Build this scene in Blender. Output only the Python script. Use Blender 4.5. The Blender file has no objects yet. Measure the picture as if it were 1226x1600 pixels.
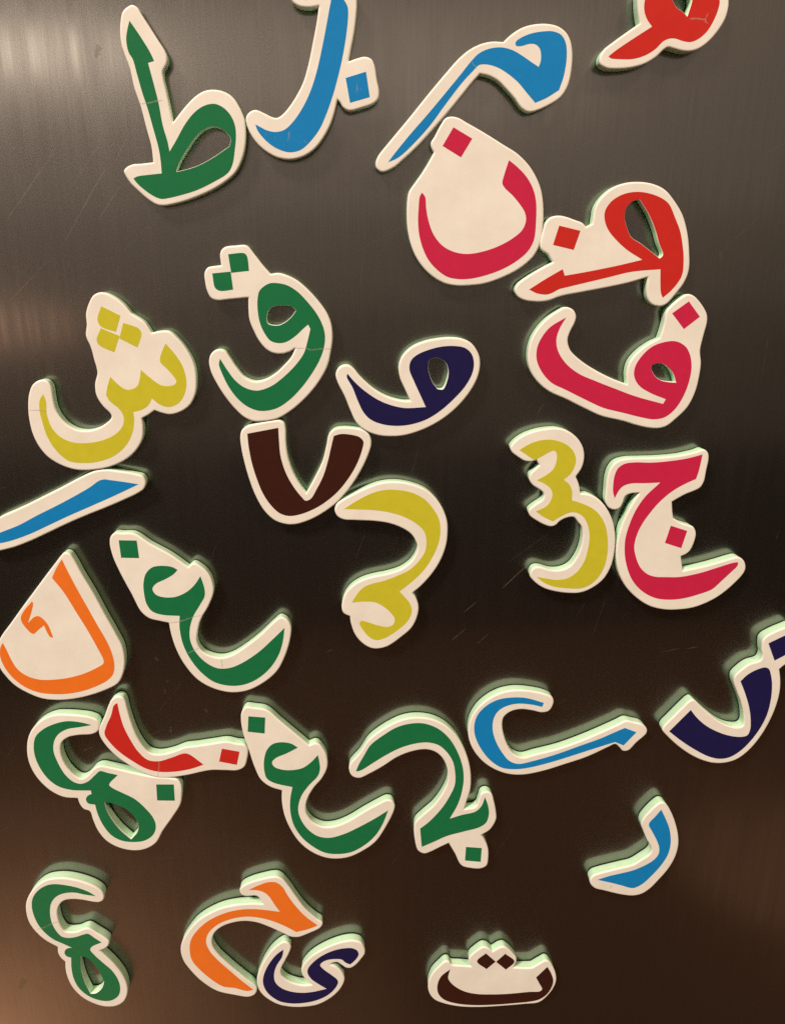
import bpy, bmesh, math, random
from mathutils import Vector
from mathutils.geometry import tessellate_polygon

random.seed(4)
scene = bpy.context.scene
C = scene.collection
MM = 0.001

# ---------------------------------------------------------------- camera
cam_data = bpy.data.cameras.new('camera')
cam = bpy.data.objects.new('camera', cam_data)
C.objects.link(cam)
cam.location = (0.0, -0.300, 0.0)                 # phone held 30 cm in front of the door
cam.rotation_euler = (math.radians(90 - 19), 0, math.radians(-3.3))  # tipped down 19 degrees, turned a little to the right
cam_data.sensor_fit = 'VERTICAL'
cam_data.sensor_height = 36.0
cam_data.lens = 36.0 * 1200 / 1600
cam_data.clip_start = 0.01
cam_data.clip_end = 50
scene.camera = cam

# ---------------------------------------------------------------- room light
world = bpy.data.worlds.new('World')
scene.world = world
world.use_nodes = True
bg = world.node_tree.nodes['Background']
bg.inputs['Color'].default_value = (1.0, 0.62, 0.42, 1)
bg.inputs['Strength'].default_value = 0.006

def lamp(name, loc, target, sx, sy, power, color, spread=180):
    d = bpy.data.lights.new(name, 'AREA')
    d.shape = 'RECTANGLE'; d.size = sx; d.size_y = sy
    d.energy = power; d.color = color; d.spread = math.radians(spread)
    o = bpy.data.objects.new(name, d)
    o.location = loc
    o.rotation_euler = (Vector(target) - Vector(loc)).to_track_quat('-Z', 'Y').to_euler()
    C.objects.link(o)
    return o

WARM = (1.0, 0.80, 0.62)
lamp('ceiling_lamp', (-2.60, -2.70, 4.00), (0.0, 0, -0.30), 1.00, 1.00, 432.0, (1.0, 0.83, 0.66))
lamp('right_fill', (1.90, -2.00, 2.60), (0.0, 0, -0.40), 0.60, 0.60, 62.0, (1.0, 0.74, 0.45))  # fill added from the right to lift the right-facing sides
def room_panel(name, x0, x1, z0, z1, y, power, color):   # added area light standing in for the room behind the photographer
    lamp(name, ((x0 + x1) / 2, y, (z0 + z1) / 2), ((x0 + x1) / 2, 0, (z0 + z1) / 2), x1 - x0, z1 - z0, power, color)
room_panel('room_light_high', -1.95, 1.95, 0.12, 1.40, -2.60, 2.1, (1.0, 0.83, 0.69))
room_panel('room_light_mid', -1.95, 1.95, -0.20, 1.40, -2.62, 1.8, (1.0, 0.80, 0.65))
room_panel('room_light_low', -1.60, 2.30, -0.75, 1.40, -2.64, 2.45, (1.0, 0.72, 0.52))
room_panel('upper_room_light', -1.60, 0.80, 0.40, 0.72, -2.55, 1.15, (1.0, 0.80, 0.66))  # added to brighten the steel along the top
room_panel('streak_light', -2.05, -0.62, 0.50, 0.615, -2.40, 2.1, (1.0, 0.84, 0.68))  # unseen strip light added for the bright streak on the steel
room_panel('left_glow', -2.30, -0.95, -0.31, -0.19, -2.40, 0.80, (1.0, 0.58, 0.38))  # unseen light added for the warm glow at the left edge
lamp('floor_bounce', (0.3, -1.3, -1.31), (0.3, -1.3, 0), 2.6, 1.7, 1.1, (1.0, 0.38, 0.16))  # added upward light standing in for brown light off the floor
for k, (d, p) in enumerate(((1.75, 0.62), (1.20, 0.60), (0.84, 0.62), (0.56, 0.85))):   # added disc lights standing in for a lit patch of wooden floor
    o = lamp('floor_patch_light', (-0.76, -0.46, -1.30 + 0.01 * k), (-0.76, -0.46, 0), d, d, p, (1.0, 0.50, 0.26))
    o.data.shape = 'DISK'
lamp('floor_glow', (0.98, -1.00, -1.29), (0.98, -1.0, 0), 0.55, 0.40, 0.10, (1.0, 0.50, 0.27)).data.shape = 'ELLIPSE'  # small light added for a warm reflection at lower right

scene.view_settings.view_transform = 'Standard'
scene.view_settings.look = 'None'
scene.view_settings.exposure = 0.0
scene.view_settings.gamma = 1.0
scene.cycles.use_denoising = False
scene.cycles.caustics_reflective = False
scene.cycles.sample_clamp_indirect = 3.0

# ---------------------------------------------------------------- materials
def new_mat(name):
    m = bpy.data.materials.new(name); m.use_nodes = True
    nt = m.node_tree
    return m, nt, nt.nodes['Principled BSDF']

def coords(nt, scale, seed=0.0):
    tc = nt.nodes.new('ShaderNodeTexCoord')
    mp = nt.nodes.new('ShaderNodeMapping')
    mp.inputs['Scale'].default_value = scale
    mp.inputs['Location'].default_value = (seed, seed * 1.7, seed * 0.3)
    nt.links.new(tc.outputs['Object'], mp.inputs['Vector'])
    return mp.outputs['Vector']

def noise(nt, vec, scale, detail=3.0, rough=0.55):
    n = nt.nodes.new('ShaderNodeTexNoise')
    n.inputs['Scale'].default_value = scale
    n.inputs['Detail'].default_value = detail
    n.inputs['Roughness'].default_value = rough
    nt.links.new(vec, n.inputs['Vector'])
    return n.outputs['Fac']

def remap(nt, val, a, b, lo=0.3, hi=0.7):
    r = nt.nodes.new('ShaderNodeMapRange')
    r.inputs['From Min'].default_value = lo; r.inputs['From Max'].default_value = hi
    r.inputs['To Min'].default_value = a; r.inputs['To Max'].default_value = b
    nt.links.new(val, r.inputs['Value'])
    return r.outputs['Result']

def mix_rgb(nt, fac, c1, c2):
    m = nt.nodes.new('ShaderNodeMix'); m.data_type = 'RGBA'
    m.inputs[6].default_value = (*c1, 1); m.inputs[7].default_value = (*c2, 1)
    nt.links.new(fac, m.inputs[0])
    return m.outputs[2]

def bump(nt, p, h, strength, dist):
    b = nt.nodes.new('ShaderNodeBump')
    b.inputs['Strength'].default_value = strength
    b.inputs['Distance'].default_value = dist
    nt.links.new(h, b.inputs['Height'])
    nt.links.new(b.outputs['Normal'], p.inputs['Normal'])

def steel():
    m, nt, p = new_mat('brushed_steel')
    p.inputs['Metallic'].default_value = 0.994
    grain = noise(nt, coords(nt, (1, 1, 0.012)), 2600, 2.0, 0.6)      # fine vertical brushing
    band = noise(nt, coords(nt, (1, 1, 0.03), 3.1), 240, 3.0, 0.6)
    cloud = noise(nt, coords(nt, (1, 1, 1), 7.7), 14, 4.0, 0.55)
    nt.links.new(mix_rgb(nt, remap(nt, grain, 0, 1), (0.255, 0.246, 0.232), (0.29, 0.28, 0.264)), p.inputs['Base Color'])
    add = nt.nodes.new('ShaderNodeMath'); add.operation = 'ADD'
    nt.links.new(remap(nt, cloud, 0.14, 0.18), add.inputs[0])
    nt.links.new(remap(nt, band, -0.05, 0.05), add.inputs[1])
    nt.links.new(add.outputs[0], p.inputs['Roughness'])
    mixh = nt.nodes.new('ShaderNodeMath'); mixh.operation = 'MULTIPLY_ADD'
    nt.links.new(band, mixh.inputs[0]); mixh.inputs[1].default_value = 1.5
    nt.links.new(grain, mixh.inputs[2])
    bump(nt, p, mixh.outputs[0], 0.035, 0.00006)
    tan = nt.nodes.new('ShaderNodeCombineXYZ'); tan.inputs[0].default_value = 1.0   # grain runs up and down, so light spreads sideways
    nt.links.new(tan.outputs[0], p.inputs['Tangent'])
    p.inputs['Anisotropic'].default_value = 0.6
    # worn brushed steel scatters in a tight lobe plus a wide one
    q = nt.nodes.new('ShaderNodeBsdfPrincipled')
    q.inputs['Metallic'].default_value = 0.994
    q.inputs['Roughness'].default_value = 0.33
    for sock in ('Base Color', 'Normal'):
        nt.links.new(p.inputs[sock].links[0].from_socket, q.inputs[sock])
    ms = nt.nodes.new('ShaderNodeMixShader'); ms.inputs[0].default_value = 0.48
    nt.links.new(p.outputs[0], ms.inputs[1]); nt.links.new(q.outputs[0], ms.inputs[2])
    nt.links.new(ms.outputs[0], nt.nodes['Material Output'].inputs['Surface'])
    return m

def paper():
    m, nt, p = new_mat('white_paper')
    v = coords(nt, (1, 1, 1))
    nt.links.new(mix_rgb(nt, remap(nt, noise(nt, v, 90, 4), 0, 1), (0.79, 0.775, 0.75), (0.865, 0.86, 0.85)), p.inputs['Base Color'])
    p.inputs['Roughness'].default_value = 0.48
    bump(nt, p, noise(nt, v, 700, 2), 0.05, 0.0001)
    return m

def ink(name, col):
    m, nt, p = new_mat(name)
    v = coords(nt, (1, 1, 1))
    dark = tuple(c * 0.965 for c in col); lite = tuple(min(1, c * 1.03 + 0.001) for c in col)
    nt.links.new(mix_rgb(nt, remap(nt, noise(nt, v, 300, 5), 0, 1), dark, lite), p.inputs['Base Color'])
    p.inputs['Roughness'].default_value = 0.40
    p.inputs['Specular IOR Level'].default_value = 0.22
    bump(nt, p, noise(nt, v, 700, 2), 0.05, 0.0001)
    return m

def foam():
    m, nt, p = new_mat('mint_foam')
    v = coords(nt, (1, 1, 1))
    nt.links.new(mix_rgb(nt, remap(nt, noise(nt, v, 420, 4), 0, 1), (0.53, 0.83, 0.60), (0.60, 0.88, 0.67)), p.inputs['Base Color'])
    p.inputs['Roughness'].default_value = 0.85
    p.inputs['Specular IOR Level'].default_value = 0.2
    bump(nt, p, noise(nt, v, 900, 2), 0.12, 0.0001)
    return m

def plain(name, col, rough, alpha=1.0):
    m, nt, p = new_mat(name)
    v = coords(nt, (1, 1, 1))
    nt.links.new(mix_rgb(nt, remap(nt, noise(nt, v, 500, 3), 0, 1), tuple(c * 0.85 for c in col), col), p.inputs['Base Color'])
    p.inputs['Roughness'].default_value = rough
    p.inputs['Alpha'].default_value = alpha
    return m

STEEL, PAPER, FOAM = steel(), paper(), foam()
BACK = plain('black_magnet', (0.012, 0.011, 0.010), 0.8)
CREASE = plain('worn_paper_fold', (0.55, 0.52, 0.46), 0.6, 0.30)
SCRATCH = plain('scratched_steel', (0.55, 0.50, 0.44), 0.6, 0.15)
SMUDGE = plain('dried_smudge', (0.16, 0.13, 0.10), 0.6, 0.18)
INK = {k: ink(k + '_ink', c) for k, c in dict(
    green=(0.010, 0.168, 0.066), sky=(0.007, 0.225, 0.62), red=(0.55, 0.024, 0.019), pink=(0.55, 0.019, 0.078),
    yellow=(0.56, 0.54, 0.034), navy=(0.0125, 0.0105, 0.074), brown=(0.042, 0.012, 0.0075), orange=(0.80, 0.185, 0.022)).items()}

# ---------------------------------------------------------------- outlines
def parse(s):
    pts = []
    for tok in s.split():
        c = tok.endswith('c')
        a, b = tok.rstrip('c').split(',')
        pts.append((float(a) / 100, float(b) / 100, c))
    return pts

def catmull(p0, p1, p2, p3, step):
    def d(a, b): return max(1e-6, math.hypot(a[0] - b[0], a[1] - b[1]) ** 0.5)
    t0 = 0; t1 = d(p0, p1); t2 = t1 + d(p1, p2); t3 = t2 + d(p2, p3)
    n = max(1, int(math.ceil(math.hypot(p2[0] - p1[0], p2[1] - p1[1]) / step)))
    L = lambda a, b, ta, tb, t: tuple(((tb - t) * a[i] + (t - ta) * b[i]) / (tb - ta) for i in (0, 1))
    r = []
    for k in range(n):
        t = t1 + (t2 - t1) * k / n
        a1 = L(p0, p1, t0, t1, t); a2 = L(p1, p2, t1, t2, t); a3 = L(p2, p3, t2, t3, t)
        r.append(L(L(a1, a2, t0, t2, t), L(a2, a3, t1, t3, t), t1, t2, t))
    return r

def loop(s, step=0.55, ccw=True):
    """closed curve through the points, smooth except at the marked corners"""
    pts = parse(s); n = len(pts); out = []
    for i in range(n):
        p0, p1, p2, p3 = pts[i - 1], pts[i], pts[(i + 1) % n], pts[(i + 2) % n]
        a = (2 * p1[0] - p2[0], 2 * p1[1] - p2[1]) if p1[2] else p0
        b = (2 * p2[0] - p1[0], 2 * p2[1] - p1[1]) if p2[2] else p3
        out += catmull(a, p1, p2, b, step)
    area = sum(out[i - 1][0] * out[i][1] - out[i][0] * out[i - 1][1] for i in range(len(out)))
    if (area > 0) != ccw: out.reverse()
    return out

def inset(lp, d):
    """move every point d to the left of the walking direction (into a ccw loop, out of a cw hole)"""
    n = len(lp); r = []
    for i in range(n):
        a, p, b = lp[i - 1], lp[i], lp[(i + 1) % n]
        e1 = Vector((p[0] - a[0], p[1] - a[1])); e2 = Vector((b[0] - p[0], b[1] - p[1]))
        if e1.length < 1e-6 or e2.length < 1e-6: r.append(p); continue
        e1.normalize(); e2.normalize()
        m = Vector((-e1.y - e2.y, e1.x + e2.x))
        if m.length < 1e-4: r.append(p); continue
        m.normalize()
        k = max(0.6, m.dot(Vector((-e1.y, e1.x))))
        r.append((p[0] + m.x * d / k, p[1] + m.y * d / k))
    return r

class Builder:
    """layers are given in millimetres: x to the right, z up, h away from the door"""
    def __init__(self): self.v = []; self.f = []
    def ring(self, lp, h):
        s = len(self.v)
        self.v += [(x * MM, -h * MM, z * MM) for x, z in lp]
        return range(s, s + len(lp))
    def wall(self, lo, hi):
        n = len(lo)
        for i in range(n):
            j = (i + 1) % n
            self.f.append((lo[i], lo[j], hi[j], hi[i]))
    def fill(self, rings, up=True):
        idx = [k for r in rings for k in r]
        polys = [[Vector((self.v[k][0] / MM, self.v[k][2] / MM, 0)) for k in r] for r in rings]
        for t in tessellate_polygon(polys):
            a, b, c = (idx[q] for q in t)
            A, B, Cc = self.v[a], self.v[b], self.v[c]
            cr = (B[0] - A[0]) * (Cc[2] - A[2]) - (Cc[0] - A[0]) * (B[2] - A[2])
            self.f.append((a, b, c) if (cr > 0) == up else (a, c, b))
    def build(self, name, mat, parent, sharp=38, kind=None):
        me = bpy.data.meshes.new(name)
        me.from_pydata(self.v, [], self.f); me.update()
        me.materials.append(mat)
        for p in me.polygons: p.use_smooth = True
        me.set_sharp_from_angle(angle=math.radians(sharp))
        o = bpy.data.objects.new(name, me)
        C.objects.link(o)
        if parent: o.parent = parent
        if kind: o['kind'] = kind
        return o

def prism(outer, holes, h0, h1, bottom=True):
    b = Builder()
    lo = [b.ring(l, h0) for l in [outer] + holes]; hi = [b.ring(l, h1) for l in [outer] + holes]
    for a, c in zip(lo, hi): b.wall(a, c)
    b.fill(hi, True)
    if bottom: b.fill(lo, False)
    return b

def strip(pts, width, h, thick=0.04, jitter=0.0):
    """a slim raised ridge along a polyline"""
    b = Builder(); n = len(pts); L = []; R = []
    for i, p in enumerate(pts):
        a = pts[max(0, i - 1)]; c = pts[min(n - 1, i + 1)]
        d = Vector((c[0] - a[0], c[1] - a[1])).normalized()
        w = width * (0.25 if i in (0, n - 1) else 1.0) * random.uniform(1 - jitter, 1 + jitter) / 2
        L.append((p[0] - d.y * w, p[1] + d.x * w)); R.append((p[0] + d.y * w, p[1] - d.x * w))
    l = b.ring(L, h); m = b.ring(pts, h + thick); r = b.ring(R, h)
    for i in range(n - 1):
        b.f += [(r[i], r[i + 1], m[i + 1], m[i]), (m[i], m[i + 1], l[i + 1], l[i])]
    return b

def dense(pts, step):
    r = []
    for p, q in zip(pts, pts[1:]):
        n = max(1, int(math.hypot(q[0] - p[0], q[1] - p[1]) / step))
        r += [(p[0] + (q[0] - p[0]) * k / n, p[1] + (q[1] - p[1]) * k / n) for k in range(n)]
    return r + [pts[-1]]

# ---------------------------------------------------------------- refrigerator door
door = bpy.data.objects.new('refrigerator_door', None)
C.objects.link(door)
door['label'] = 'brushed stainless steel refrigerator door behind all the letter magnets'
door['category'] = 'refrigerator door'
bm = bmesh.new()
bmesh.ops.create_cube(bm, size=1)
bmesh.ops.scale(bm, vec=(0.86, 0.040, 1.25), verts=bm.verts)
bmesh.ops.translate(bm, vec=(0, 0.020, -0.10), verts=bm.verts)
bmesh.ops.bevel(bm, geom=bm.edges[:], offset=0.008, segments=4, affect='EDGES', profile=0.5)
me = bpy.data.meshes.new('steel_panel'); bm.to_mesh(me); bm.free()
me.materials.append(STEEL)
panel = bpy.data.objects.new('steel_panel', me); C.objects.link(panel); panel.parent = door

SCRATCHES = [((-119.92, 9.65), (-100.05, 32.17)), ((-95.71, 20.47), (-80.44, 39.86)), ((-102.51, -0.05), (-84.49, 25.2)), ((-93.36, 12.9), (-83.31, 26.75)), ((-88.45, 9.07), (-78.22, 21.8)), ((-123.74, -18.75), (-107.92, -4.67)), ((-80.91, 27.38), (-74.96, 36.28)), ((-115.13, 14.75), (-105.84, 26.02)), ((64.62, -139.45), (73.4, -130.04)), ((42.76, -164.6), (49.65, -158.07)), ((48.08, -150.62), (53.9, -145.31)), ((54.65, -166.11), (59.87, -160.99)), ((138.48, -172.8), (147.16, -171.29)), ((149.97, -171.5), (155.43, -170.55)), ((75.34, -63.1), (77.73, -58.89)), ((64.6, -139.56), (74.43, -129.46)), ((-122.63, -214.73), (-117.39, -212.7)), ((-11.69, -167.91), (-8.51, -166.53)), ((-7.06, -160.97), (-5.22, -160.44))]
SMUDGES = [(-81.92, 62.46, 2.2), (-108.8, -2.89, 1.6), (142.05, -3.03, 2.0), (-169.8, -351.75, 4.2), (-83.14, -185.12, 1.3), (-81.54, -180.0, 1.0), (-82.47, -205.01, 1.6), (-66.08, -195.61, 1.5), (-85.17, -169.06, 1.5)]
b = Builder()
for pts in SCRATCHES:
    p = dense(pts, 1.2)
    p = [(x + random.uniform(-0.06, 0.06), z + random.uniform(-0.06, 0.06)) for x, z in p]
    s = strip(p, 0.16, 0.004, 0.012, 0.6)
    k = len(b.v); b.v += s.v; b.f += [tuple(i + k for i in f) for f in s.f]
for k in range(70):                                   # hairline wear, all over the door
    x, z = random.uniform(-190, 190), random.uniform(-400, 70)
    a = math.radians(random.gauss(52, 22)); l = random.uniform(4, 26)
    p = dense([(x, z), (x + l * math.cos(a), z + l * math.sin(a))], 1.5)
    s = strip(p, 0.05, 0.004, 0.006, 0.6)
    k = len(b.v); b.v += s.v; b.f += [tuple(i + k for i in f) for f in s.f]
b.build('scratches', SCRATCH, panel, kind='stuff')
for x, z, r in SMUDGES:
    lp = []
    for k in range(26):
        a = k / 26 * 2 * math.pi
        q = r * (0.75 + 0.3 * math.sin(2 * a + x) + 0.22 * math.sin(5 * a + z) + random.uniform(-0.1, 0.1)) * 0.8
        lp.append((x + q * math.cos(a) * 0.8, z + q * math.sin(a) * 1.15))
    b = Builder(); b.fill([b.ring(lp, 0.006)], True)
    b.build('smudge', SMUDGE, panel)

# ---------------------------------------------------------------- letter magnets
# one record per magnet: outlines in hundredths of a millimetre about its centre, 'c' marks a sharp corner
MAGNETS = [
    dict(ink='green', at=(-54.85, 44.43), thick=5.60,
         label='green letter tah with a tall arrow-tipped stem and teardrop hole, at upper left',
         outline='-1310,3056 -1492,2984 -1651,2848 -1741,2596 -1794,2285 -1790,1894 -1696,1539 -1598,1222 -1507,618 -1360,87 -1228,-619 -1123,-1167 -1111,-1646c -1524,-1692 -1828,-1719 -2072,-1837 -2143,-1937 -2110,-2053 -1962,-2314 -1710,-2576 -1388,-2862 -1099,-3030 -865,-3056 -481,-2992 -46,-2880 685,-2611 1275,-2300 1698,-1970 1961,-1534 2096,-1104 2143,-636 2102,-257 1951,117 1740,404 1477,557 1162,616 841,580 510,413 166,121 -135,-192 -313,-390c -368,13 -435,506 -506,952 -502,1134 -366,1336 -318,1516 -366,1714 -558,2027 -825,2454 -1033,2780 -1144,2970',
         holes=['-339,-1945c -170,-1611 146,-1180 454,-817 748,-604 1031,-526 1303,-600 1522,-767 1596,-915 1535,-1129c 1154,-1367 765,-1584 377,-1759 -6,-1870'],
         letter=['-1443,2593c -1543,2327 -1608,2053 -1570,1680 -1458,1483 -1369,1064 -1249,498 -1119,7 -981,-659 -879,-1166 -842,-1593 -844,-2004c -1282,-2050 -1683,-2104 -1830,-2170c -1729,-2313 -1495,-2531 -1165,-2750 -937,-2825 -652,-2793 -170,-2681 313,-2538 899,-2280 1439,-1971 1608,-1709 1723,-1235 1789,-808 1774,-470 1655,-177 1441,50 1175,172 946,165 664,64 372,-146 68,-483 -249,-949 -514,-1313c -553,-994 -666,-489 -739,175 -841,746 -922,1149 -970,1381c -763,1439c -878,1708 -1086,2060 -1314,2408'],
         dots=[],
         creases=['-1363,149 -1055,184 -593,279']),
    dict(ink='sky', at=(-10.34, 56.44), thick=5.90,
         label='blue curved letter with one square dot, cut off by the top edge',
         outline='-1941,-1192 -2136,-1251 -2286,-1426 -2268,-1677 -2137,-1987 -1918,-2280 -1629,-2515 -1291,-2683 -904,-2749 -555,-2707 -201,-2565 111,-2325 426,-1929 652,-1518 791,-1111 853,-868c 933,-937c 1049,-1108 1240,-1203 1693,-1110 2104,-964 2255,-809 2286,-599 2216,-258 2134,192 2029,377 1819,449 1544,397 1259,305c 1359,702 1472,1179 1542,1650 1567,1973 1531,2292 1329,2535 924,2721 476,2749 25,2672 -347,2508 -560,2295 -600,2118 -533,1977 -332,1866 -4,1835 298,1883c 209,1415 65,832 -80,278 -291,-322 -563,-779 -833,-1125 -1055,-1338 -1230,-1429 -1400,-1407 -1670,-1286',
         holes=[],
         letter=['-1976,-1643c -1914,-1829 -1652,-2140 -1320,-2374 -936,-2502 -676,-2497 -413,-2408 -100,-2149 214,-1774 442,-1345 671,-805 854,-272 1037,365 1200,1139 1265,1718 1243,1897 1135,2073 914,2300 589,2418 261,2395 -10,2250 -128,2047c 129,2129 419,2222 645,2207 703,2066 656,1852 539,1348 374,690 185,21 -46,-584 -319,-1082 -680,-1548 -991,-1803 -1295,-1875 -1593,-1827 -1801,-1731'],
         dots=['1144,-202c 1835,-6c 1955,-774c 1279,-953c'],
         creases=['-1632,-1925 -1665,-2054', '-1123,-2058 -1144,-2129', '-821,-1841 -867,-2095 -900,-2174', '-988,-2214 -1042,-2341', '-1345,-2020 -1297,-2091', '-554,-2152 -440,-2218', '-338,-2151 -232,-2209', '1524,-360 1538,-538 1485,-652', '1636,-567 1701,-510']),
    dict(ink='sky', at=(44.89, 48.30), thick=5.70,
         label='blue letter meem lying on its side, above the pink letter with a square dot',
         outline='-3165,-2315 -3352,-2184 -3382,-2013 -3287,-1785 -2944,-1387 -2204,-574 -1597,116 -998,770 -524,1255 -169,1523 188,1685 579,1769 973,1763c 1234,1987 1617,2200 2034,2299 2457,2315 2826,2242 3113,2064 3286,1803 3376,1434 3382,952 3295,464 3072,106 2684,-145 2196,-343 1948,-373 1723,-264 1425,63 1165,306 845,574 531,717 210,783c -73,484 -429,73 -849,-397 -1273,-844 -1886,-1465 -2382,-1893 -2757,-2181',
         holes=[],
         letter=['-2945,-1994c -2726,-1725 -2200,-1130 -1588,-486 -985,177 -450,776 -97,1180 139,1395 497,1547 920,1589 1289,1514 1665,1334 1982,1151 2223,1020c 2284,1234 2233,1553 2071,1693 1857,1706 1587,1640 1404,1648 1386,1753 1514,1859 1870,2005 2291,2079 2655,2084 2936,1983 3106,1748 3169,1325 3116,788 2976,324c 2544,74 2167,-78c 1851,231 1523,554 1140,820 764,1003 394,1079 151,1050 -26,888 -382,535 -977,-178 -1460,-790 -1888,-1240 -2383,-1694 -2632,-1866'],
         dots=[],
         creases=['-109,1191 -19,1048 106,943']),
    dict(ink='red', at=(109.37, 72.50), thick=6.40,
         label='red looped letter with crumpled print, cut off at the top right',
         outline='-1014,602 -970,313 -865,-70c -1250,-315 -1697,-618 -2041,-883 -2151,-1110 -2113,-1298 -1882,-1428 -1442,-1450 -964,-1399 -538,-1280 -166,-1067 31,-877 195,-781 373,-808 644,-869 955,-892 1254,-824 1577,-613 1881,-273 2090,100 2151,431 2132,650 2061,903 1756,1222 1303,1393 440,1450 -398,1329 -876,1036 -1016,747',
         holes=['157,693 282,477 426,362 587,281 741,162c 788,338 845,631 774,847 458,968 188,891'],
         letter=['-1850,-1068c -1627,-897 -1054,-535 -434,-164c -641,62 -755,316 -765,606 -651,932 -168,1190 460,1290 1113,1211 1576,967 1795,645 1788,389 1665,20 1488,-278 1253,-486 961,-602 650,-569 424,-508 206,-511 -2,-596 -238,-823 -567,-1016 -992,-1134 -1428,-1146 -1758,-1124'],
         dots=[],
         creases=['830,75 1133,87 1421,54', '1458,257 1391,109 1385,-2 1501,-56']),
    dict(ink='pink', at=(47.11, 14.78), thick=5.50,
         label='pink letter noon on a broad white teardrop shape with one dot',
         outline='-980,2831 -1175,2771 -1324,2573 -1536,2197 -1665,1977 -1618,1798 -1550,1698c -1700,1436 -1961,1029 -2225,680 -2424,391 -2480,80 -2495,-380 -2461,-846 -2343,-1359 -2156,-1792 -1875,-2186 -1498,-2517 -1075,-2740 -605,-2831 -89,-2819 425,-2757 1119,-2523 1714,-2213 2161,-1838 2373,-1489 2462,-1055 2495,-497 2451,53 2339,513 2131,926 1837,1313 1412,1676 907,1955 224,2329 -404,2640 -716,2794',
         holes=[],
         letter=['-1953,381c -1839,228 -1802,-127 -1714,-547 -1525,-1015 -1196,-1402 -777,-1619 -312,-1697 195,-1641 836,-1445 1379,-1163 1732,-862 1844,-541 1792,-286 1618,-34 1303,301 1019,541 921,693 995,1043 1123,1452c 1436,1230 1769,924 2043,512 2173,94 2215,-583 2171,-1228 1961,-1619 1605,-1926 1104,-2212 506,-2432 -98,-2565 -612,-2577 -987,-2496 -1364,-2252 -1694,-1901 -1907,-1488 -2035,-1058 -2086,-590 -2073,-169 -2032,248'],
         dots=['-883,2490c -211,2135c -592,1535c -1253,1896c'],
         creases=[]),
    dict(ink='red', at=(95.54, 0.65), thick=5.85,
         label='red letter with arrow-tipped stem, dot and pointed hole, right of the pink noon',
         outline='-1795,1034 -2080,985 -2270,809 -2341,569 -2426,83 -2365,-134 -2109,-309c -1915,-573c -2341,-793 -2824,-1070 -3191,-1348 -3279,-1572 -3167,-1798 -2892,-1941 -2413,-1999 -1998,-1961 -1532,-1804 -768,-1664 174,-1497 995,-1330 1722,-1124c 1737,-1644 1844,-1958 2045,-2131 2354,-2178 2585,-2075 2850,-1761 3156,-1307 3279,-857 3205,-190 3050,467 2798,1060 2482,1485 2053,1905 1567,2112 1041,2178 528,2134 84,1976 -290,1661 -490,1318 -546,759c -769,651c -908,785 -1207,891 -1503,987',
         holes=['1103,1597c 1507,1084 1799,574 2002,84 2198,-328 2092,-438c 1770,-217 1323,84 947,302 732,680 630,1002 668,1321 852,1507'],
         letter=['-2749,-1546c -2432,-1687 -2015,-1717 -1611,-1532c -794,-1343 140,-1132 1073,-921 2167,-828c 2222,-1305 2283,-1674 2378,-1862c 2705,-1561 3007,-1081 3015,-522 2891,85 2748,521 2518,952 2226,1431 1910,1642 1369,1808 904,1838 452,1742 71,1504 -120,1186 -104,893 42,572 368,220 815,-135 1444,-493c 457,-714 -708,-935 -1439,-1056c -1532,-822c -2168,-1183'],
         dots=['-1771,693c -974,516c -1172,-145c -1956,29c'],
         creases=['-702,-299 -592,-343']),
    dict(ink='pink', at=(103.47, -42.60), thick=5.95,
         label='pink letter fa with one dot and a small hole, below the red arrow letter',
         outline='-2111,2137 -2401,2006 -2801,1720 -3137,1346 -3354,939 -3439,527 -3427,111 -3280,-310 -2946,-737 -2492,-1078 -1850,-1362 -1070,-1744 -351,-2065 490,-2265 1277,-2497 1926,-2589 2300,-2510 2650,-2229 3097,-1729 3334,-1107 3410,-492 3408,-4 3312,478 3364,1014 3439,1602 3368,1894 3000,2358 2730,2559 2514,2589 2259,2446 1876,2103 1775,1930 1753,1494 1643,966c 1293,790 894,496 567,79 486,-344 545,-802c -50,-582 -698,-273 -1348,124 -1809,545 -1930,929 -1861,1222 -1707,1570 -1677,1802 -1803,2032',
         holes=['1443,-109 1660,10 1961,-65 2296,-359 2480,-741c 2150,-713 1827,-630 1565,-414'],
         letter=['-2065,1763c -2293,1341 -2385,932 -2295,519 -1955,39 -1432,-357 -661,-686 113,-982 894,-1268 2065,-1592c 2157,-1405c 1510,-1150 1040,-868 804,-529 778,-164 982,256 1372,641 1845,816 2274,843 2667,662 2892,361 3029,-123 3001,-733 2827,-1350 2540,-1848 2191,-2128 1754,-2205 1236,-2116 456,-1918 -319,-1721 -1036,-1402 -1878,-992 -2455,-712 -2850,-314 -3095,168 -3106,643 -2938,1053 -2659,1401'],
         dots=['2608,2330c 3110,1761c 2543,1302c 2011,1889c'],
         creases=['-2443,-1060 -2263,-976']),
    dict(ink='green', at=(-28.80, -31.40), thick=5.65,
         label='green letter qaf with two joined square dots and a small round hole',
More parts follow.
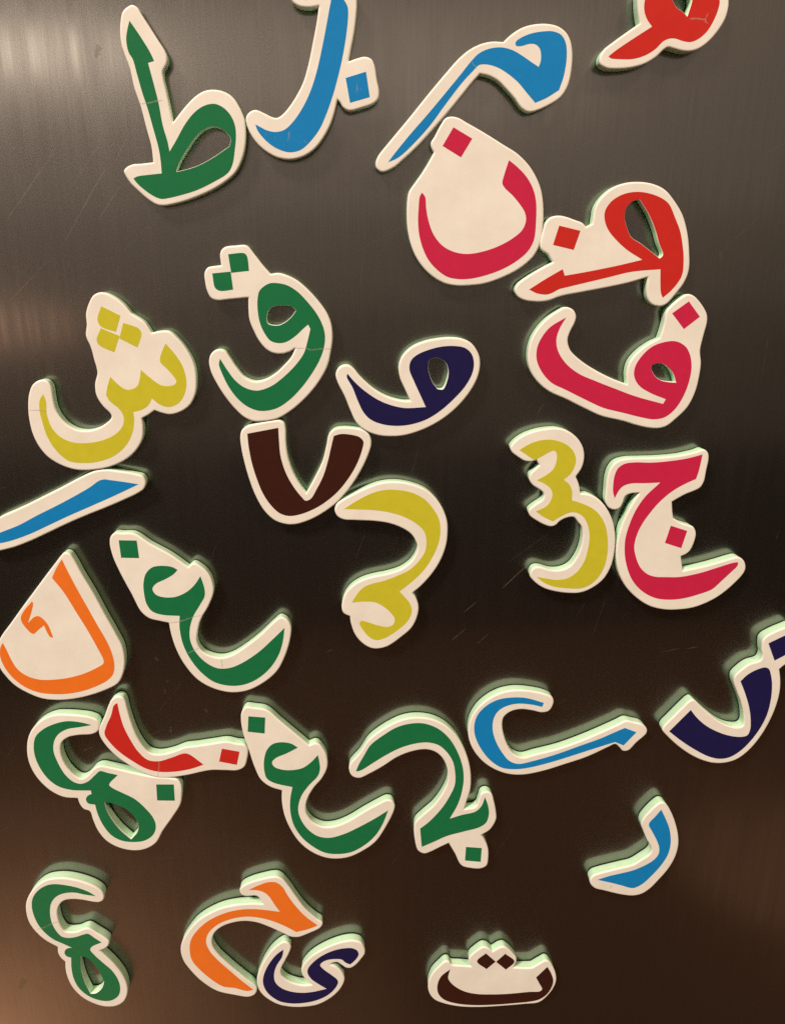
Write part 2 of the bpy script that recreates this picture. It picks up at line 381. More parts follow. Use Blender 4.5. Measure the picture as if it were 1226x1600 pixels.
         outline='-1420,3170 -1571,3071 -1645,2913 -1630,2535c -1861,2507 -2114,2456 -2245,2275 -2254,1993 -2199,1627 -2071,1381 -1846,1298 -1443,1330 -721,1397c -745,1005 -727,588 -581,166 -388,-218 -144,-498 110,-629 412,-653 720,-569 921,-441c 756,-764 481,-1066 115,-1391 -335,-1628 -688,-1669 -1028,-1512 -1310,-1160 -1544,-768 -1700,-530 -1868,-464 -2041,-485 -2247,-655 -2333,-934 -2277,-1326 -2092,-1766 -1821,-2256 -1459,-2754 -1125,-3075 -778,-3225 -422,-3229 118,-3136 668,-2824 1266,-2312 1774,-1715 2099,-1145 2245,-623 2333,-65 2294,446 2153,825 1865,1244 1496,1657 1085,2006 713,2189 422,2263 135,2231c -110,2513 -382,2873 -614,3170 -734,3229 -1066,3210',
         holes=['-49,479 -71,710 18,960 238,1084 537,1116 834,1081 999,935c 818,706 552,497 290,406'],
         letter=['67,1898 -283,1663 -373,1417 -405,1003 -348,502 -197,121 4,-156 258,-244 562,-216 917,-13 1230,261 1431,429c 1511,260c 1387,-187 1241,-616 964,-1004 552,-1417 6,-1831 -399,-1995 -664,-2024 -1053,-1909 -1385,-1641 -1663,-1244 -1905,-808c -1960,-1024 -1849,-1417 -1662,-1859 -1384,-2283 -1051,-2601 -664,-2786 -310,-2812 139,-2705 596,-2417 1057,-1974 1474,-1447 1798,-924 1988,-449 2045,23 1949,448 1725,869 1397,1287 1069,1618 739,1823 405,1906'],
         dots=['-1347,2913c -772,2945 -683,2853 -634,2341c -1282,2274c', '-1963,2255c -1300,2314c -1250,1686c -1736,1646 -1897,1749'],
         creases=['921,-450 1291,-435 1506,-510 1812,-482 2249,-472']),
    dict(ink='yellow', at=(-89.25, -48.76), thick=5.75,
         label='yellow letter sheen with three square dots, at left',
         outline='-15,3335 -242,3240 -404,3028 -593,2601 -617,2197 -697,1789 -581,1403 -505,902 -450,453 -589,0 -586,-430 -407,-807 -136,-1149 -134,-1278 -378,-1510 -682,-1672 -1093,-1767 -1539,-1702 -1900,-1432 -2145,-962 -2192,-499 -2211,-41 -2349,159 -2567,189 -2868,22 -3058,-318 -3166,-776 -3205,-1298 -3152,-1887 -2996,-2366 -2715,-2791 -2246,-3132 -1695,-3324 -1060,-3335 -408,-3223 202,-2957 646,-2600 956,-2122 1035,-1646 1023,-1321c 1251,-1206 1527,-1022c 1829,-1137 2111,-1187 2522,-1075 2887,-815 3123,-382 3205,135 3180,648 2998,1155 2702,1602 2345,1935 2071,1964 1706,1895c 1496,2267 1038,2594c 850,2863 555,3131 198,3318',
         holes=[],
         letter=['-2532,-334c -2471,-611 -2506,-1132 -2384,-1661 -2094,-2020 -1664,-2217 -1096,-2243 -509,-2132 -24,-1900 270,-1577 338,-1225 201,-931 -104,-637 -218,-405c -121,-61 21,290c 253,21 511,-182 734,-196 973,-72 1081,155 1177,535c 1458,266 1823,-23 2128,-84 2402,0 2446,114 2159,543 1931,799 1917,939 2027,1218 2177,1506c 2490,1103 2730,651 2822,82 2692,-435 2436,-752 2082,-882 1749,-785 1472,-550c 1290,-827 988,-998 726,-1054c 717,-1406 574,-1938 263,-2413 -243,-2799 -845,-3002 -1427,-3042 -1934,-2955 -2339,-2555 -2604,-2013 -2717,-1422 -2753,-897 -2686,-551'],
         dots=['-3,2856c 647,2515c 417,1935c -106,2140 -196,2384', '717,2260c 1254,2050 1333,1858 1137,1363c 511,1699c', '-115,2069c 527,1792c 276,1192c -244,1456 -314,1649'],
         creases=['-3179,-938 -2789,-954 -2514,-992']),
    dict(ink='navy', at=(23.00, -51.24), thick=6.05,
         label='navy letter meem with a small oval hole, in the middle above the brown letter',
         outline='-2440,899 -2665,788 -2770,541 -2702,242 -2439,-313 -2224,-875 -2003,-1341 -1651,-1657 -1192,-1846 -730,-1905 -216,-1885 297,-1761 912,-1508 1521,-1126 2072,-617 2512,-10 2723,492 2770,990 2667,1336 2404,1681 2049,1854 1650,1905 1154,1874 610,1766 116,1550 -229,1211 -367,818 -301,369 -123,-34 97,-503c -171,-490 -627,-383 -1030,-201 -1431,80 -1826,458 -2071,758 -2242,883',
         holes=['1043,1142 820,1055 774,808 828,509 959,207 1141,-37c 1344,-49 1489,252 1542,602 1449,926 1270,1076'],
         letter=['-2322,577c -2029,236 -1633,-119 -1133,-454 -627,-663 -119,-771 695,-745c 486,-293 227,264 48,715 96,1036 318,1255 764,1448 1260,1567 1758,1588 2160,1512 2417,1289 2520,942 2468,544 2205,44 1810,-409 1310,-865 753,-1220 140,-1420 -423,-1475 -985,-1405 -1442,-1218 -1719,-932 -1940,-470 -2132,36 -2349,463'],
         dots=[],
         creases=[]),
    dict(ink='brown', at=(-16.77, -84.90), thick=5.60,
         label='dark brown V-shaped letter, between the green qaf and the yellow hook',
         outline='-1204,2148 -1788,2057 -2227,1954 -2453,1808 -2551,1561 -2546,1110 -2462,500 -2310,-222 -2103,-905 -1789,-1546 -1408,-1956 -1013,-2126 -660,-2161 -201,-2062 365,-1804 1035,-1335 1654,-657 2116,66 2448,782 2551,1188 2480,1517 2261,1721 1943,1810 1455,1846 1112,1786 886,1564 776,1112 610,503 319,-111 -80,-826c -293,-518 -567,59 -738,677 -787,1235 -784,1836 -846,2060 -1011,2161',
         holes=[],
         letter=['-2270,1647c -1064,1864c -1060,1340 -1030,733 -864,64 -591,-512 -261,-992 -116,-1137 87,-1062 352,-634 617,-116 834,551 972,1109 1080,1511c 1351,1583 1743,1552 2085,1447 2231,1268 2177,939 1971,379 1612,-237 1149,-806 583,-1273 70,-1556 -441,-1734 -846,-1769 -1192,-1638 -1525,-1285 -1799,-805 -2011,-175 -2169,496 -2251,1156'],
         dots=[],
         creases=[]),
    dict(ink='yellow', at=(16.71, -126.58), thick=5.90,
         label='yellow question-mark-shaped letter hooking down under the brown letter',
         outline='-2002,3034 -2224,2860 -2312,2606 -2211,2346 -1971,2197 -1436,2149 -704,2098 -116,1992 377,1799 773,1528 974,1232 1061,965 1005,645 783,273 383,-43 -219,-246 -722,-342 -1226,-494 -1631,-730 -1939,-1081 -2099,-1521 -2107,-1885 -2009,-2057 -1782,-2177c -1738,-2547 -1567,-3069 -1263,-3483 -904,-3728 -592,-3767 -176,-3663 395,-3245 858,-2797 1086,-2288 1148,-1837 1051,-1440 885,-1157c 1248,-833 1696,-294 2038,297 2251,937 2312,1521 2275,2047 2090,2571 1787,3039 1391,3403 854,3640 225,3767 -402,3738 -933,3571 -1466,3328',
         holes=[],
         letter=['-1938,2660c -1332,2627 -700,2584 -17,2457 571,2238 1066,1915 1342,1594 1432,1169 1379,743 1134,318 735,-79 283,-313 -321,-544 -825,-669 -1179,-825 -1435,-1094 -1695,-1521c -1238,-1489 -731,-1531 -325,-1767 -19,-2086 124,-2346 58,-2601 -174,-2708 -637,-2609 -1046,-2454 -1301,-2389 -1379,-2501 -1255,-2791 -1001,-3144 -693,-3327 -382,-3279 84,-3004 547,-2615 777,-2279 851,-1941 746,-1600 540,-1314 321,-1058c 690,-763 1241,-228 1635,360 1923,1052 2001,1633 1926,2159 1697,2578 1347,2996 857,3286 274,3423 -307,3434 -839,3291 -1374,3022'],
         dots=[],
         creases=[]),
    dict(ink='yellow', at=(87.37, -103.87), thick=6.10,
         label='yellow letter seen turned upright like a three, beside the pink jeem',
         outline='-953,3595 -1412,3507 -1867,3325 -2203,3070 -2333,2868 -2261,2658 -2006,2448 -1715,2276 -1454,2247 -1245,2302c -1114,2097c -1315,1906 -1484,1715 -1490,1495 -1323,1246 -1049,1069 -855,882 -902,644 -1224,400 -1441,178 -1380,-50 -1035,-311 -683,-496 -436,-553 -247,-480 -111,-330 170,-183 460,-163 673,-397 837,-605 901,-915 880,-1434 744,-1903 479,-2320 144,-2498 -302,-2513 -758,-2369 -957,-2354 -1140,-2450 -1222,-2730 -1015,-3030 -596,-3338 -83,-3514 527,-3612 1030,-3599 1517,-3394 1984,-2973 2253,-2363 2333,-1625 2282,-945 2110,-324 1788,241 1414,626 1009,833 668,874c 565,1263 419,1585c 629,1948 698,2383 605,2816 339,3201 -58,3489 -488,3612',
         holes=[],
         letter=['-1975,2744c -1568,2990 -1156,3127 -783,3155 -355,3068 -14,2897 242,2630 354,2291 315,2001 171,1711 -84,1481c 157,1270 300,970 314,596c 701,464 1155,253 1523,-58 1810,-523 1961,-1094 2019,-1722 1952,-2356 1725,-2886 1403,-3228 1013,-3381 458,-3366 -151,-3269 -614,-3068 -940,-2791c -526,-2882 -22,-2959 422,-2879 799,-2594 1060,-2122 1165,-1598 1195,-1077 1107,-611 901,-198 641,11 345,67 14,-53 -404,-313c -805,-112 -1150,137c -738,341 -562,588 -511,886 -623,1135 -850,1312 -1194,1480c -826,1679 -558,1918 -439,2256 -463,2593 -564,2700 -749,2645 -1021,2481 -1340,2318c'],
         dots=[],
         creases=['-430,-2468 -325,-2539']),
    dict(ink='pink', at=(136.48, -113.25), thick=6.20,
         label='pink letter jeem with one dot and a long flat tail, at right',
         outline='672,3592 360,3498 -272,3361 -1074,3291 -1880,3276 -2470,3258 -2887,3128 -3103,2858 -3199,2446 -3202,1890 -3172,1439 -3028,1181 -2798,1075 -2558,1144 -2443,1369 -2362,1650 -2155,1758 -1802,1780c -2010,1417 -2276,796 -2440,222 -2517,-418 -2476,-1129 -2299,-1794 -1954,-2411 -1441,-2947 -820,-3369 -162,-3562 421,-3592 1221,-3489 2095,-3075 2762,-2473 3191,-1871 3202,-1567 3045,-1291 2797,-1165 2519,-1218 1972,-1386 1367,-1552 479,-1742c 310,-1076c 497,-991 673,-816 813,-375 823,-23 676,243 441,336 90,459 -231,668c -308,986 -372,1375c 105,1661 727,1959 859,2210 900,2710 931,3205 864,3453',
         holes=[],
         letter=['634,3391c 572,2715 499,2355c 148,2194 -363,1895 -860,1452 -1244,947 -1569,378 -1736,-142 -1771,-612 -1637,-1090 -1422,-1514 -1105,-1824 -748,-1972 -230,-2010 398,-2013 1236,-1852 1949,-1627 2606,-1419 2831,-1389c 2828,-1558 2609,-1826 2262,-2214 1860,-2634 1367,-2838 698,-3024 12,-3080 -635,-2969 -1248,-2613 -1700,-2112 -1989,-1500 -2156,-840 -2188,-191 -2075,446 -1864,1073 -1540,1634 -978,2230c -1603,2213 -2201,2207 -2516,2101 -2663,1936 -2820,1585c -2914,1885 -2935,2220 -2912,2552 -2806,2853 -2556,3041 -2131,3100 -1481,3079 -784,3123 15,3231'],
         dots=['-313,334c 417,86c 261,-688c -473,-435c'],
         creases=[]),
    dict(ink='sky', at=(-113.88, -98.84), thick=5.65,
         label='blue slanted bar letter alif, cut off by the left edge',
         outline='-2457,-201 -1938,25 -1368,275 -745,575 30,948 753,1320 1162,1517 1514,1638 1950,1672 2423,1598 2990,1487 3269,1380 3366,1147 3264,864 3000,677 2486,436 1716,111 946,-190 222,-493 -614,-875 -1401,-1233 -2077,-1487 -2689,-1636 -2989,-1672 -3270,-1595 -3366,-1297 -3245,-872 -2999,-558',
         holes=[],
         letter=['3080,1064c 2567,1161 2045,1247 1760,1287 1560,1229 1191,979 566,628 -215,227 -997,-151 -1786,-557 -2563,-860 -2933,-1038 -3033,-1197 -2832,-1309 -2635,-1302 -2129,-1190 -1353,-912 -568,-556 265,-176 1090,175 2015,576'],
         dots=[],
         creases=[]),
    dict(ink='orange', at=(-123.56, -150.69), thick=5.80,
         label='orange letter kaf with a small zigzag on a white wedge, at left edge',
         outline='795,3421 640,3284 368,2964 -71,2443 -628,1766 -1192,1081 -1767,360 -2349,-370 -2559,-795 -2639,-1283 -2578,-1780 -2404,-2174 -2095,-2633 -1626,-3018 -1044,-3324 -428,-3421 256,-3389 956,-3243 1668,-2995 2240,-2674 2514,-2177 2639,-1623 2627,-961 2416,-301 2092,565 1745,1547 1375,2458 1122,3148 992,3366',
         holes=[],
         letter=['666,3143c 856,2522 1121,1745 1431,902 1747,42 1999,-613 2160,-1275 2182,-1830 2074,-2218 1825,-2490 1408,-2730 797,-2963 101,-3097 -576,-3096 -1186,-2977 -1674,-2705 -2086,-2269 -2342,-1788 -2466,-1234 -2396,-800 -2254,-561c -2156,-916 -2007,-1468 -1832,-1861 -1499,-2178 -1048,-2361 -477,-2393 205,-2321 853,-2147 1466,-1861 1739,-1676 1763,-1510 1581,-927 1264,-51 906,811 555,1657 166,2336c 382,2737', '-789,1304c -754,1225 -886,810 -1099,314c -803,586 -634,629 -486,524 -298,210 -171,-383c -284,-353 -374,-162 -463,199c -701,9 -964,-187 -1167,23 -1342,401 -1333,612 -1178,871'],
         dots=[],
         creases=[]),
    dict(ink='green', at=(-61.77, -146.24), thick=5.55,
         label='green letter ghayn with creased paper, right of the orange kaf',
         outline='-2545,3724 -3022,3755 -3289,3775 -3487,3605 -3556,3292 -3494,2726 -3285,2005 -2932,1050 -2623,225 -2322,-84 -1868,-233 -1541,-319c -1491,-869 -1352,-1568 -1047,-2361 -557,-3094 102,-3561 855,-3775 1561,-3694 2284,-3315 2871,-2772 3254,-2030 3495,-1255 3556,-638 3400,-312 3133,-183 2850,-388 2202,-1021 1554,-1544 980,-1916 559,-2036 152,-1968 -240,-1720 -423,-1287 -366,-750 -185,-184 164,408 406,960 448,1254 375,1695 220,1990 7,2212 -211,2361 -342,2365 -519,2211c -1187,2778 -1919,3255',
         holes=[],
         letter=['-954,2106c -1171,2241 -1623,2302 -1955,2246 -2243,1979 -2386,1548 -2412,1109 -2353,590 -2155,249 -1771,88 -1055,15c -1107,-575 -1026,-1345 -780,-2055 -387,-2701 129,-3198 741,-3405 1370,-3387 2016,-3104 2603,-2563 2981,-1942 3182,-1323 3280,-684c 2812,-1156 2088,-1835 1296,-2361 800,-2542 317,-2526 -143,-2233 -516,-1750 -708,-1201 -697,-663 -511,-61 -201,456 48,895 64,1264 -52,1801c -321,1421 -680,1100 -1163,891 -1627,889 -1945,1023 -2051,1283 -1898,1498 -1484,1706 -1136,1915'],
         dots=['-3171,3458c -2461,3429c -2445,2665c -3161,2697c'],
         creases=['-1506,-297 -1065,-249 -511,-61 -155,19', '-930,-1799 -360,-1522', '523,-2059 539,-2510']),
    dict(ink='green', at=(-111.86, -229.54), thick=5.90,
         label='green letter dad with one dot and a loop, partly hidden by the red letter',
         outline='-1821,3743 -2329,3549 -2739,3206 -3048,2749 -3225,2173 -3275,1436 -3132,756 -2822,135 -2451,-303 -1992,-595 -1410,-684c -1359,-1014 -1206,-1295 -970,-1425 -877,-1943 -729,-2550 -414,-3132 56,-3524 679,-3746 1267,-3711 1821,-3371 2209,-2700 2733,-1924 3148,-1230 3259,-687 3275,-144 3111,133 2744,249 2123,331 1513,488 791,733 252,908 -168,1016 -426,937 -852,503 -1116,378 -1345,525 -1602,914 -1776,1446 -1796,1966 -1686,2329 -1379,2572 -942,2663 -330,2697 -68,2846 27,3132 -32,3387 -341,3579 -809,3683 -1341,3746',
         holes=['-226,-912c 210,-1073 681,-1387 986,-1797 1130,-2243 1056,-2641 720,-3069c 298,-2522 -63,-1785 -219,-1225'],
         letter=['-300,3181c -793,3345 -1326,3416 -1821,3314 -2336,3082 -2753,2701 -2913,2233 -2939,1644 -2814,1043 -2533,427 -2156,28 -1625,-188 -762,-266c -755,-460c -920,-529 -1038,-718 -974,-954 -671,-1047c -612,-1600 -436,-2244 -121,-2823 294,-3129 799,-3236 1321,-3182 1740,-2879 1912,-2443 1864,-1960 1570,-1391 1123,-820 596,-446 190,-157 85,17 518,517c 98,650 -230,763 -472,561 -824,235 -1149,120 -1446,225 -1765,619 -1989,1231 -2109,1905 -2008,2415 -1776,2770 -1381,3008 -825,3094'],
         dots=['2165,-70c 2950,-106c 2913,-999c 2123,-946c'],
         creases=[]),
    dict(ink='red', at=(-80.18, -205.34), thick=6.00,
         label='red boat-shaped letter with one dot and a crease, leaning over the green dad',
         outline='-2232,2149 -2449,2021 -2629,1722 -2867,1182 -3137,638 -3208,291 -3084,-137 -2689,-794 -2157,-1358 -1491,-1861 -915,-2122 -312,-2149 423,-2057 1472,-1846 2139,-1876 2685,-1900 3001,-1730 3147,-1334 3208,-829 3075,-549 2719,-463 2306,-345 1641,-418 914,-517 431,-568 -64,-762 -554,-885 -853,-887 -1140,-774 -1349,-493 -1585,84 -1744,791 -1843,1487 -1898,1933 -2006,2107',
         holes=[],
         letter=['-2238,1844c -2206,1363 -2109,666 -1894,-45 -1609,-697 -1238,-1145 -768,-1237 -213,-1080 405,-869 610,-935 1196,-1504c 635,-1699 -40,-1816 -763,-1806 -1345,-1612 -1900,-1188 -2436,-662 -2791,-149 -2963,281 -2838,695 -2569,1239 -2398,1713'],
         dots=['2072,-687c 2842,-885c 2676,-1584c 1902,-1368c'],
         creases=['-750,-1238 -830,-1817 -932,-2114']),
    dict(ink='green', at=(-16.06, -234.31), thick=5.75,
         label='uncreased green letter ghayn whose head touches the red letter with a dot',
         outline='-2357,4148 -2784,4237 -3151,4286 -3351,4042 -3414,3536 -3336,2798 -3163,2045 -2965,1128 -2718,425 -2323,18 -1788,-226c -1818,-871 -1725,-1676 -1466,-2500 -1098,-3219 -586,-3788 6,-4156 541,-4286 1216,-4221 1896,-3878 2507,-3366 2980,-2562 3381,-1603 3414,-1282 3282,-1035 3018,-983 2588,-1202 1924,-1613 1189,-2104 588,-2359 58,-2373 -396,-2106 -676,-1647 -724,-1163 -609,-691 -331,-152 73,376 314,907 346,1366 244,1826 1,2213 -187,2296 -456,2195c -929,2700 -1647,3466 -2118,3994',
         holes=[],
         letter=['-966,2103c -1260,2326 -1696,2418 -2078,2337 -2345,2048 -2497,1564 -2530,956 -2427,489 -2119,242 -1296,-29c -1419,-653 -1450,-1368 -1321,-2181 -955,-2937 -443,-3503 81,-3865 682,-3982 1357,-3892 2036,-3467 2510,-2951 2848,-2309 3103,-1549c 2517,-1966 1647,-2495 975,-2831 305,-3003 -223,-2876 -672,-2459 -980,-1874 -1088,-1305 -931,-597 -585,-23 -115,540 -7,921 -27,1305 -80,1665c -411,1284 -805,995 -1320,902 -1765,960 -2075,1127 -2159,1360 -1989,1580 -1471,1823'],
         dots=['-3068,3828c -2336,3734c -2406,2908c -3147,3034c'],
         creases=[]),
    dict(ink='green', at=(31.86, -243.20), thick=5.85,
         label='green hooked letter shaped like a two with one dot below, lower middle',
         outline='-457,4364 -1067,4267 -1678,3970 -2292,3529 -2602,3217 -2978,2578 -3452,1936 -3459,1565 -3308,1297 -2997,1208 -2558,1413 -1931,1795 -1246,2284 -564,2564 57,2633 496,2467 816,2121 1014,1666 1088,1212 1037,684 795,83 423,-518 -83,-1041 -401,-1418 -462,-1732 -403,-2535 -253,-3109 44,-3304 403,-3185 793,-2962 1214,-2740c 1526,-3368 1878,-4129 2283,-4301 2819,-4364 3113,-4197 3180,-3703 3136,-3126 2951,-2629 2776,-2337c 3190,-2037 3459,-1453 3442,-1057 3317,-424 3167,48 2937,175 2684,71 2570,-311 2454,-655 1909,-785c 2022,-284 2163,326 2169,1088 2049,1844 1805,2596 1410,3343 901,3904 279,4250',
         holes=[],
         letter=['-3160,1626c -3018,1991 -2795,2424 -2481,2995 -1925,3478 -1311,3884 -699,4060 -86,4050 534,3775 1039,3285 1430,2612 1738,1709 1824,952 1751,192 1578,-496 1224,-1278c 1789,-1093 2431,-928 2711,-629 2865,-115c 3035,-644 3087,-1118 2976,-1587 2659,-1850 1948,-2054 1106,-2291 524,-2583 -80,-2875c -132,-2307 -171,-1786c 244,-1411 811,-693 1181,-13 1419,666 1413,1348 1290,1952 995,2483 613,2866 113,3032 -444,2997 -1124,2792 -1805,2418 -2366,2037 -2929,1653 -3116,1602'],
         dots=['2055,-2988c 2824,-3094c 2803,-3931c 2035,-3806c'],
         creases=[]),
    dict(ink='sky', at=(92.89, -209.75), thick=6.05,
         label='blue C-shaped letter lam with long arrow-tipped arm, lying on its side',
         outline='-1990,2285 -2643,2201 -3214,1930 -3708,1487 -4019,950 -4147,357 -4090,-250 -3846,-873 -3372,-1512 -2825,-1938 -2206,-2209 -1516,-2285 -609,-2127 436,-1786 1476,-1410 2425,-916 2717,-777 2923,-937 3137,-1168 3402,-1135 3706,-748 4147,-237 4146,-18 3904,253 3512,381 3124,474 2693,257 1971,-105 1098,-508 68,-905 -973,-1171 -1570,-1323 -1917,-1175 -2158,-900 -2453,-231 -2598,467 -2544,892 -2226,1178 -1788,1271 -1266,1184 -814,1064 -486,1154 -315,1571 -384,1826 -654,2003 -1178,2164',
         holes=[],
         letter=['-774,1588c -834,1379c -1360,1526 -1953,1590 -2462,1483 -2818,1243 -3021,826 -3032,226 -2856,-388 -2528,-1017 -2166,-1476 -1741,-1646 -1104,-1522 -62,-1210 971,-811 1999,-413 2579,-130 3085,111c 3658,-147c 3119,-838c 2703,-636c 2038,-855 1002,-1211 -186,-1606 -1235,-1874 -1916,-1934 -2528,-1817 -3075,-1392 -3553,-709 -3839,-1 -3882,603 -3731,1108 -3345,1558 -2845,1833 -2263,1920 -1601,1871'],
         dots=[],
         creases=[]),
    dict(ink='navy', at=(171.06, -194.05), thick=6.30,
         label='navy V-shaped letter with a dot, cut off by the right edge',
         outline='1995,3486 1549,3282 1187,3048 1077,2860 1112,2420 1192,2085 1126,1864 648,1685 245,1333 58,1058 75,774 306,251 610,-396 803,-988 859,-1522 744,-1625 322,-1590 -236,-1331 -819,-867 -1288,-441 -1584,-140 -1722,-66 -1889,-158 -2201,-523 -2600,-1033 -2931,-1490 -2936,-1668 -2634,-2037 -2045,-2602 -1408,-3084 -784,-3416 -233,-3582 298,-3586 804,-3424 1272,-3015 1698,-2365 2038,-1539 2253,-633 2314,178 2242,811 2095,1383c 2318,1600 2801,1864 2936,2250 2716,2919 2468,3471 2247,3586',
         holes=[],
         letter=['-2632,-1710c -1755,-598c -1417,-1020 -946,-1451 -378,-1800 287,-2066 876,-2150 1126,-2071 1211,-1775 1154,-1238 965,-526 676,180 362,832c 629,1151 998,1392 1386,1508 1577,1429 1731,1113 1868,596 1940,-155 1893,-972 1693,-1675 1375,-2321 939,-2909 461,-3255 -4,-3327 -553,-3181 -1293,-2754 -2041,-2211'],
         dots=['1349,2731c 2261,3217c 2708,2396c 1778,1842c'],
         creases=[]),
    dict(ink='sky', at=(136.24, -279.70), thick=6.15,
         label='small blue letter ra curving alone at the lower right',
         outline='943,2831 731,2677 407,2280 154,1849 114,1572 244,1229 494,651 757,180 806,-52 734,-250 390,-550 -49,-875 -601,-1019 -1155,-1164 -1616,-1285 -1980,-1440 -2124,-1697 -2051,-1997 -1815,-2249 -1323,-2427 -828,-2605 -334,-2755 154,-2831 579,-2748 978,-2440 1393,-1867 1793,-1210 2043,-523 2124,166 2046,798 1844,1485 1582,2112 1289,2623 1131,2795',
         holes=[],
         letter=['999,2428c 1289,1848 1513,1333 1645,818 1707,302 1641,-327 1382,-953 977,-1577 555,-2087 149,-2315 -95,-2277 -493,-2117 -1085,-1904 -1746,-1689c -1172,-1486 -569,-1343 -15,-1198 526,-935 964,-610 1162,-273 1166,101 1025,509 725,1092 487,1553 536,1746 717,1988'],
         dots=[],
         creases=['-1059,-2281 -1011,-2087 -875,-2017']),
    dict(ink='green', at=(-137.47, -322.94), thick=6.00,
         label='green letter sad without a dot, curling at the bottom left corner',
         outline='-564,4163 -995,4050 -1463,3687 -1841,3166 -2038,2690 -2108,2017 -2029,1453 -1784,872 -1430,373 -942,-55c -974,-459 -875,-790 -715,-1029c -766,-1584 -725,-2184 -563,-2798 -203,-3433 285,-3879 801,-4137 1346,-4163 1773,-3918 2024,-3457 2108,-2919 2010,-2240 1704,-1488 1378,-940 1028,-429c 1362,-257 1501,-105 1551,117 1431,317 1089,658 658,1033 416,998 162,875 -177,833 -451,914 -596,1238 -654,1680 -632,2175 -457,2596 -242,2797 141,2866 646,2787 1052,2659 1374,2609 1576,2720 1652,2960 1591,3238 1346,3525 960,3788 434,4028 -57,4158',
         holes=['102,-693c 417,-876 657,-1285 842,-1760 1005,-2438c 859,-2831 521,-3179 247,-3194c 72,-2440 4,-1637'],
         letter=['1274,3013c 946,3306 468,3576 -65,3757 -562,3846 -941,3777 -1352,3500 -1643,3093 -1771,2613 -1760,1996 -1618,1365 -1362,845 -1039,444 -648,163 -265,-119c -502,-168 -651,-384 -591,-647 -379,-758c -451,-1408 -442,-2070 -302,-2682 -22,-3174 332,-3506 801,-3724 1198,-3726 1576,-3459 1742,-2961 1703,-2352 1479,-1737 1147,-1253 777,-705 595,-304 705,-117 1191,121c 872,449 617,707 374,671 74,563 -316,506 -635,609 -866,1003 -998,1576 -981,2196 -834,2741 -524,3119 -130,3278 336,3281 784,3133'],
         dots=[],
         creases=['-1746,1134 -1351,1254 -1043,1423 -694,1557']),
    dict(ink='orange', at=(-52.85, -324.65), thick=5.90,
         label='orange letter hah curving over the navy ya at the bottom',
         outline='1190,3844 812,3770 179,3584 -273,3330 -399,3121 -335,2852 -123,2735 316,2733 468,2643 664,2201c 100,2259 -658,2223 -1360,2061 -2079,1695 -2616,1275 -3042,720 -3380,112 -3527,-471 -3459,-1161 -3191,-1786 -2675,-2611 -1944,-3329 -1111,-3658 -395,-3844 -54,-3688 62,-3382 -21,-3107 -450,-2589 -1114,-1752 -1701,-891 -1941,-235 -1865,352 -1581,753 -1052,1053 -346,1176 283,1054 903,723 1525,305 1900,44 2285,-14 2875,220 3402,524 3527,810 3228,1122 2737,1732 2321,2494 1973,3201 1680,3658 1438,3830',
         holes=[],
         letter=['27,3129c 478,3367 988,3553 1361,3516 1660,3219 1887,2682 2238,2008 2659,1364 3279,700c 2755,480 2203,347c 1674,758 1052,1131 429,1377 -200,1481 -903,1376 -1557,1085 -2036,615 -2240,39 -2126,-563 -1787,-1187 -1256,-1917 -654,-2707 -114,-3342c -435,-3409 -1013,-3171 -1594,-3023 -2026,-2656 -2619,-1912 -3012,-1191 -3082,-500 -2962,170 -2594,775 -1979,1359 -1192,1764 -424,1939 332,1918 1461,1685c 1230,2151 945,2737 706,2977 400,3091'],
         dots=[],
         creases=[]),
    dict(ink='navy', at=(-24.41, -349.87), thick=5.80,
         label='navy letter ya nested beneath the orange letter at the bottom',
         outline='-1266,2238 -1478,2136 -1858,1784 -2253,1188 -2551,511 -2728,-41 -2745,-609 -2588,-1122 -2241,-1582 -1727,-1984 -1092,-2191 -449,-2238 256,-2128 914,-1736 1411,-1190 1664,-631 1685,-346 1570,18 1287,391 964,589c 1136,696 1347,703 1555,514 1763,323 1974,274 2242,432 2566,867 2745,1204 2733,1552 2580,1908 2268,2079 1850,2092 1324,1954 742,1683 100,1240 -339,712 -486,300 -373,-204 17,-731c -393,-738 -917,-558 -1276,-284 -1496,86 -1476,508 -1271,984 -1009,1590 -944,1896 -1063,2143',
         holes=[],
         letter=['-1314,1762c -1415,1271 -1702,733 -1860,182 -1835,-387 -1564,-799 -1098,-1084 -517,-1219 18,-1200 755,-1035c 355,-683 -5,-301 -176,102 -139,417 138,819 571,1209 1156,1517 1684,1635 2103,1621 2363,1438 2422,1156 2248,818 1989,541c 1770,675 1563,899 1248,955 825,913 558,756 473,587 649,293 1010,-86 1320,-464 1342,-680 1145,-1099 758,-1506 212,-1795 -437,-1931 -1081,-1921 -1661,-1733 -2120,-1300 -2362,-851 -2451,-344 -2357,216 -2059,897 -1666,1461'],
         dots=[],
         creases=[]),
    dict(ink='brown', at=(69.23, -358.44), thick=5.70,
         label='dark brown letter ta with two diamond dots, lying flat at the bottom',
         outline='-2527,1239 -2844,919 -3191,428 -3357,-167 -3334,-780 -3063,-1329 -2528,-1679 -1660,-1966 -658,-2084 543,-2082 1746,-2035 2547,-1958 3048,-1412 3334,-723 3357,-285 3194,337 2894,875 2692,957 2408,779 2030,502c 1537,519 1041,587c 1155,906 1172,1204 1028,1469 750,1826 481,2038 225,1987 -89,1755c -358,2025 -619,2084 -932,1852 -1274,1452 -1296,1156 -1155,804c -1677,900 -2166,984 -2320,1208',
         holes=[],
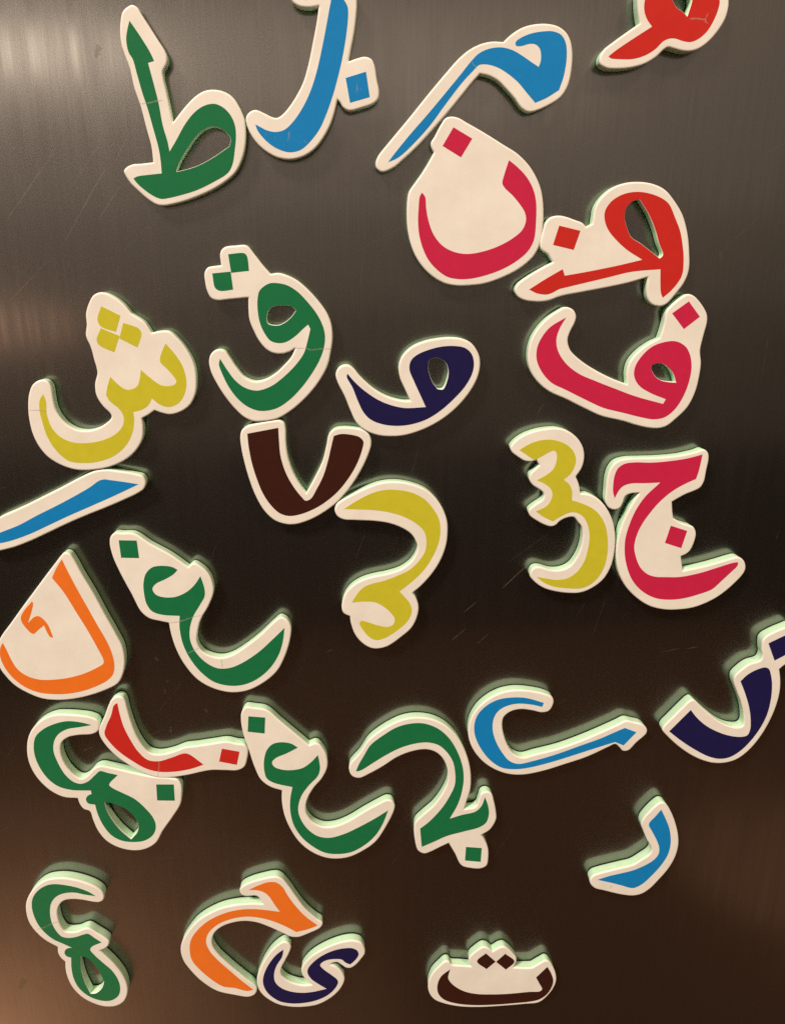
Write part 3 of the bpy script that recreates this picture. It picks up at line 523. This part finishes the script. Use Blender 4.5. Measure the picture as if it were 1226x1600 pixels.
         letter=['-2256,708c -2701,265 -2885,-287 -2841,-903 -2535,-1367 -1933,-1678 -998,-1880 136,-1936 1203,-1906 2004,-1856 2533,-1733 2913,-1402 3146,-886 3196,-449 3046,86 2818,535c 2269,-166c 2460,-573 2642,-1028 2530,-1153 1963,-1157 902,-1214 -29,-1192 -893,-1086 -1561,-818 -2100,-342 -2339,110'],
         dots=['-441,1677c 90,1080c -365,596c -875,1170', '567,1585c 1071,1014 653,492c 117,1061c'],
         creases=[]),
]

def magnet(spec):
    root = bpy.data.objects.new('letter_magnet', None)
    C.objects.link(root)
    root.location = (spec['at'][0] * MM, 0, spec['at'][1] * MM)
    root.empty_display_size = 0.01
    root['label'] = spec['label']; root['category'] = 'letter magnet'; root['group'] = 'foam letter magnets on the steel door'
    t = spec['thick'] - 0.70
    outer = loop(spec['outline'])
    holes = [loop(h, ccw=False) for h in spec['holes']]
    GAP, RIM = 0.48, 0.80
    prism(inset(outer, 0.42), [inset(h, 0.42) for h in holes], 0.01, GAP, False).build('magnet_backing', BACK, root)
    # foam: slightly wavy cut side
    b = Builder()
    hs = [GAP, GAP + 0.35, (GAP + t) / 2, t - RIM]
    ins = [0.34, 0.20, 0.16, 0.0]
    rings = [[b.ring(inset(l, d), h) for l in [outer] + holes] for h, d in zip(hs, ins)]
    for lo, hi in zip(rings, rings[1:]):
        for a, c in zip(lo, hi): b.wall(a, c)
    b.fill(rings[0], False)
    b.build('foam_body', FOAM, root, 60)
    # paper cap pressed round the cut edge
    b = Builder()
    prof = [(0.0, t - RIM), (0.05, t - 0.42), (0.18, t - 0.18), (0.40, t - 0.04), (0.68, t), (0.82, t)]
    hprof = [(0.0, t - RIM), (0.03, t - 0.12), (0.10, t - 0.03), (0.20, t), (0.26, t), (0.30, t)]
    prev = None
    for (d, h), (hd, hh) in zip(prof, hprof):
        cur = [b.ring(inset(outer, d), h)] + [b.ring(inset(l, hd), hh) for l in holes]
        if prev:
            for a, c in zip(prev, cur): b.wall(a, c)
        prev = cur
    b.fill(prev, True)
    b.build('paper_face', PAPER, root, 60)
    mat = INK[spec['ink']]
    for k, s in enumerate(spec['letter']):
        lp = loop(s, 0.5)
        prism(lp, [inset(h, 0.13) for h in holes] if k == 0 else [], t + 0.002, t + 0.035, False).build('printed_letter' if k == 0 else 'printed_mark', mat, root)
    for s in spec['dots']:
        prism(loop(s, 0.5), [], t + 0.002, t + 0.035, False).build('printed_dot', mat, root)
    for s in spec['creases']:
        p = [(x, z) for x, z, c in parse(s)]
        p = [(x + random.uniform(-0.08, 0.08), z + random.uniform(-0.08, 0.08)) for x, z in dense(p, 0.7)]
        strip(p, 0.42, t + 0.036, 0.05, 0.5).build('crease', CREASE, root)
    return root

for spec in MAGNETS:
    magnet(spec)
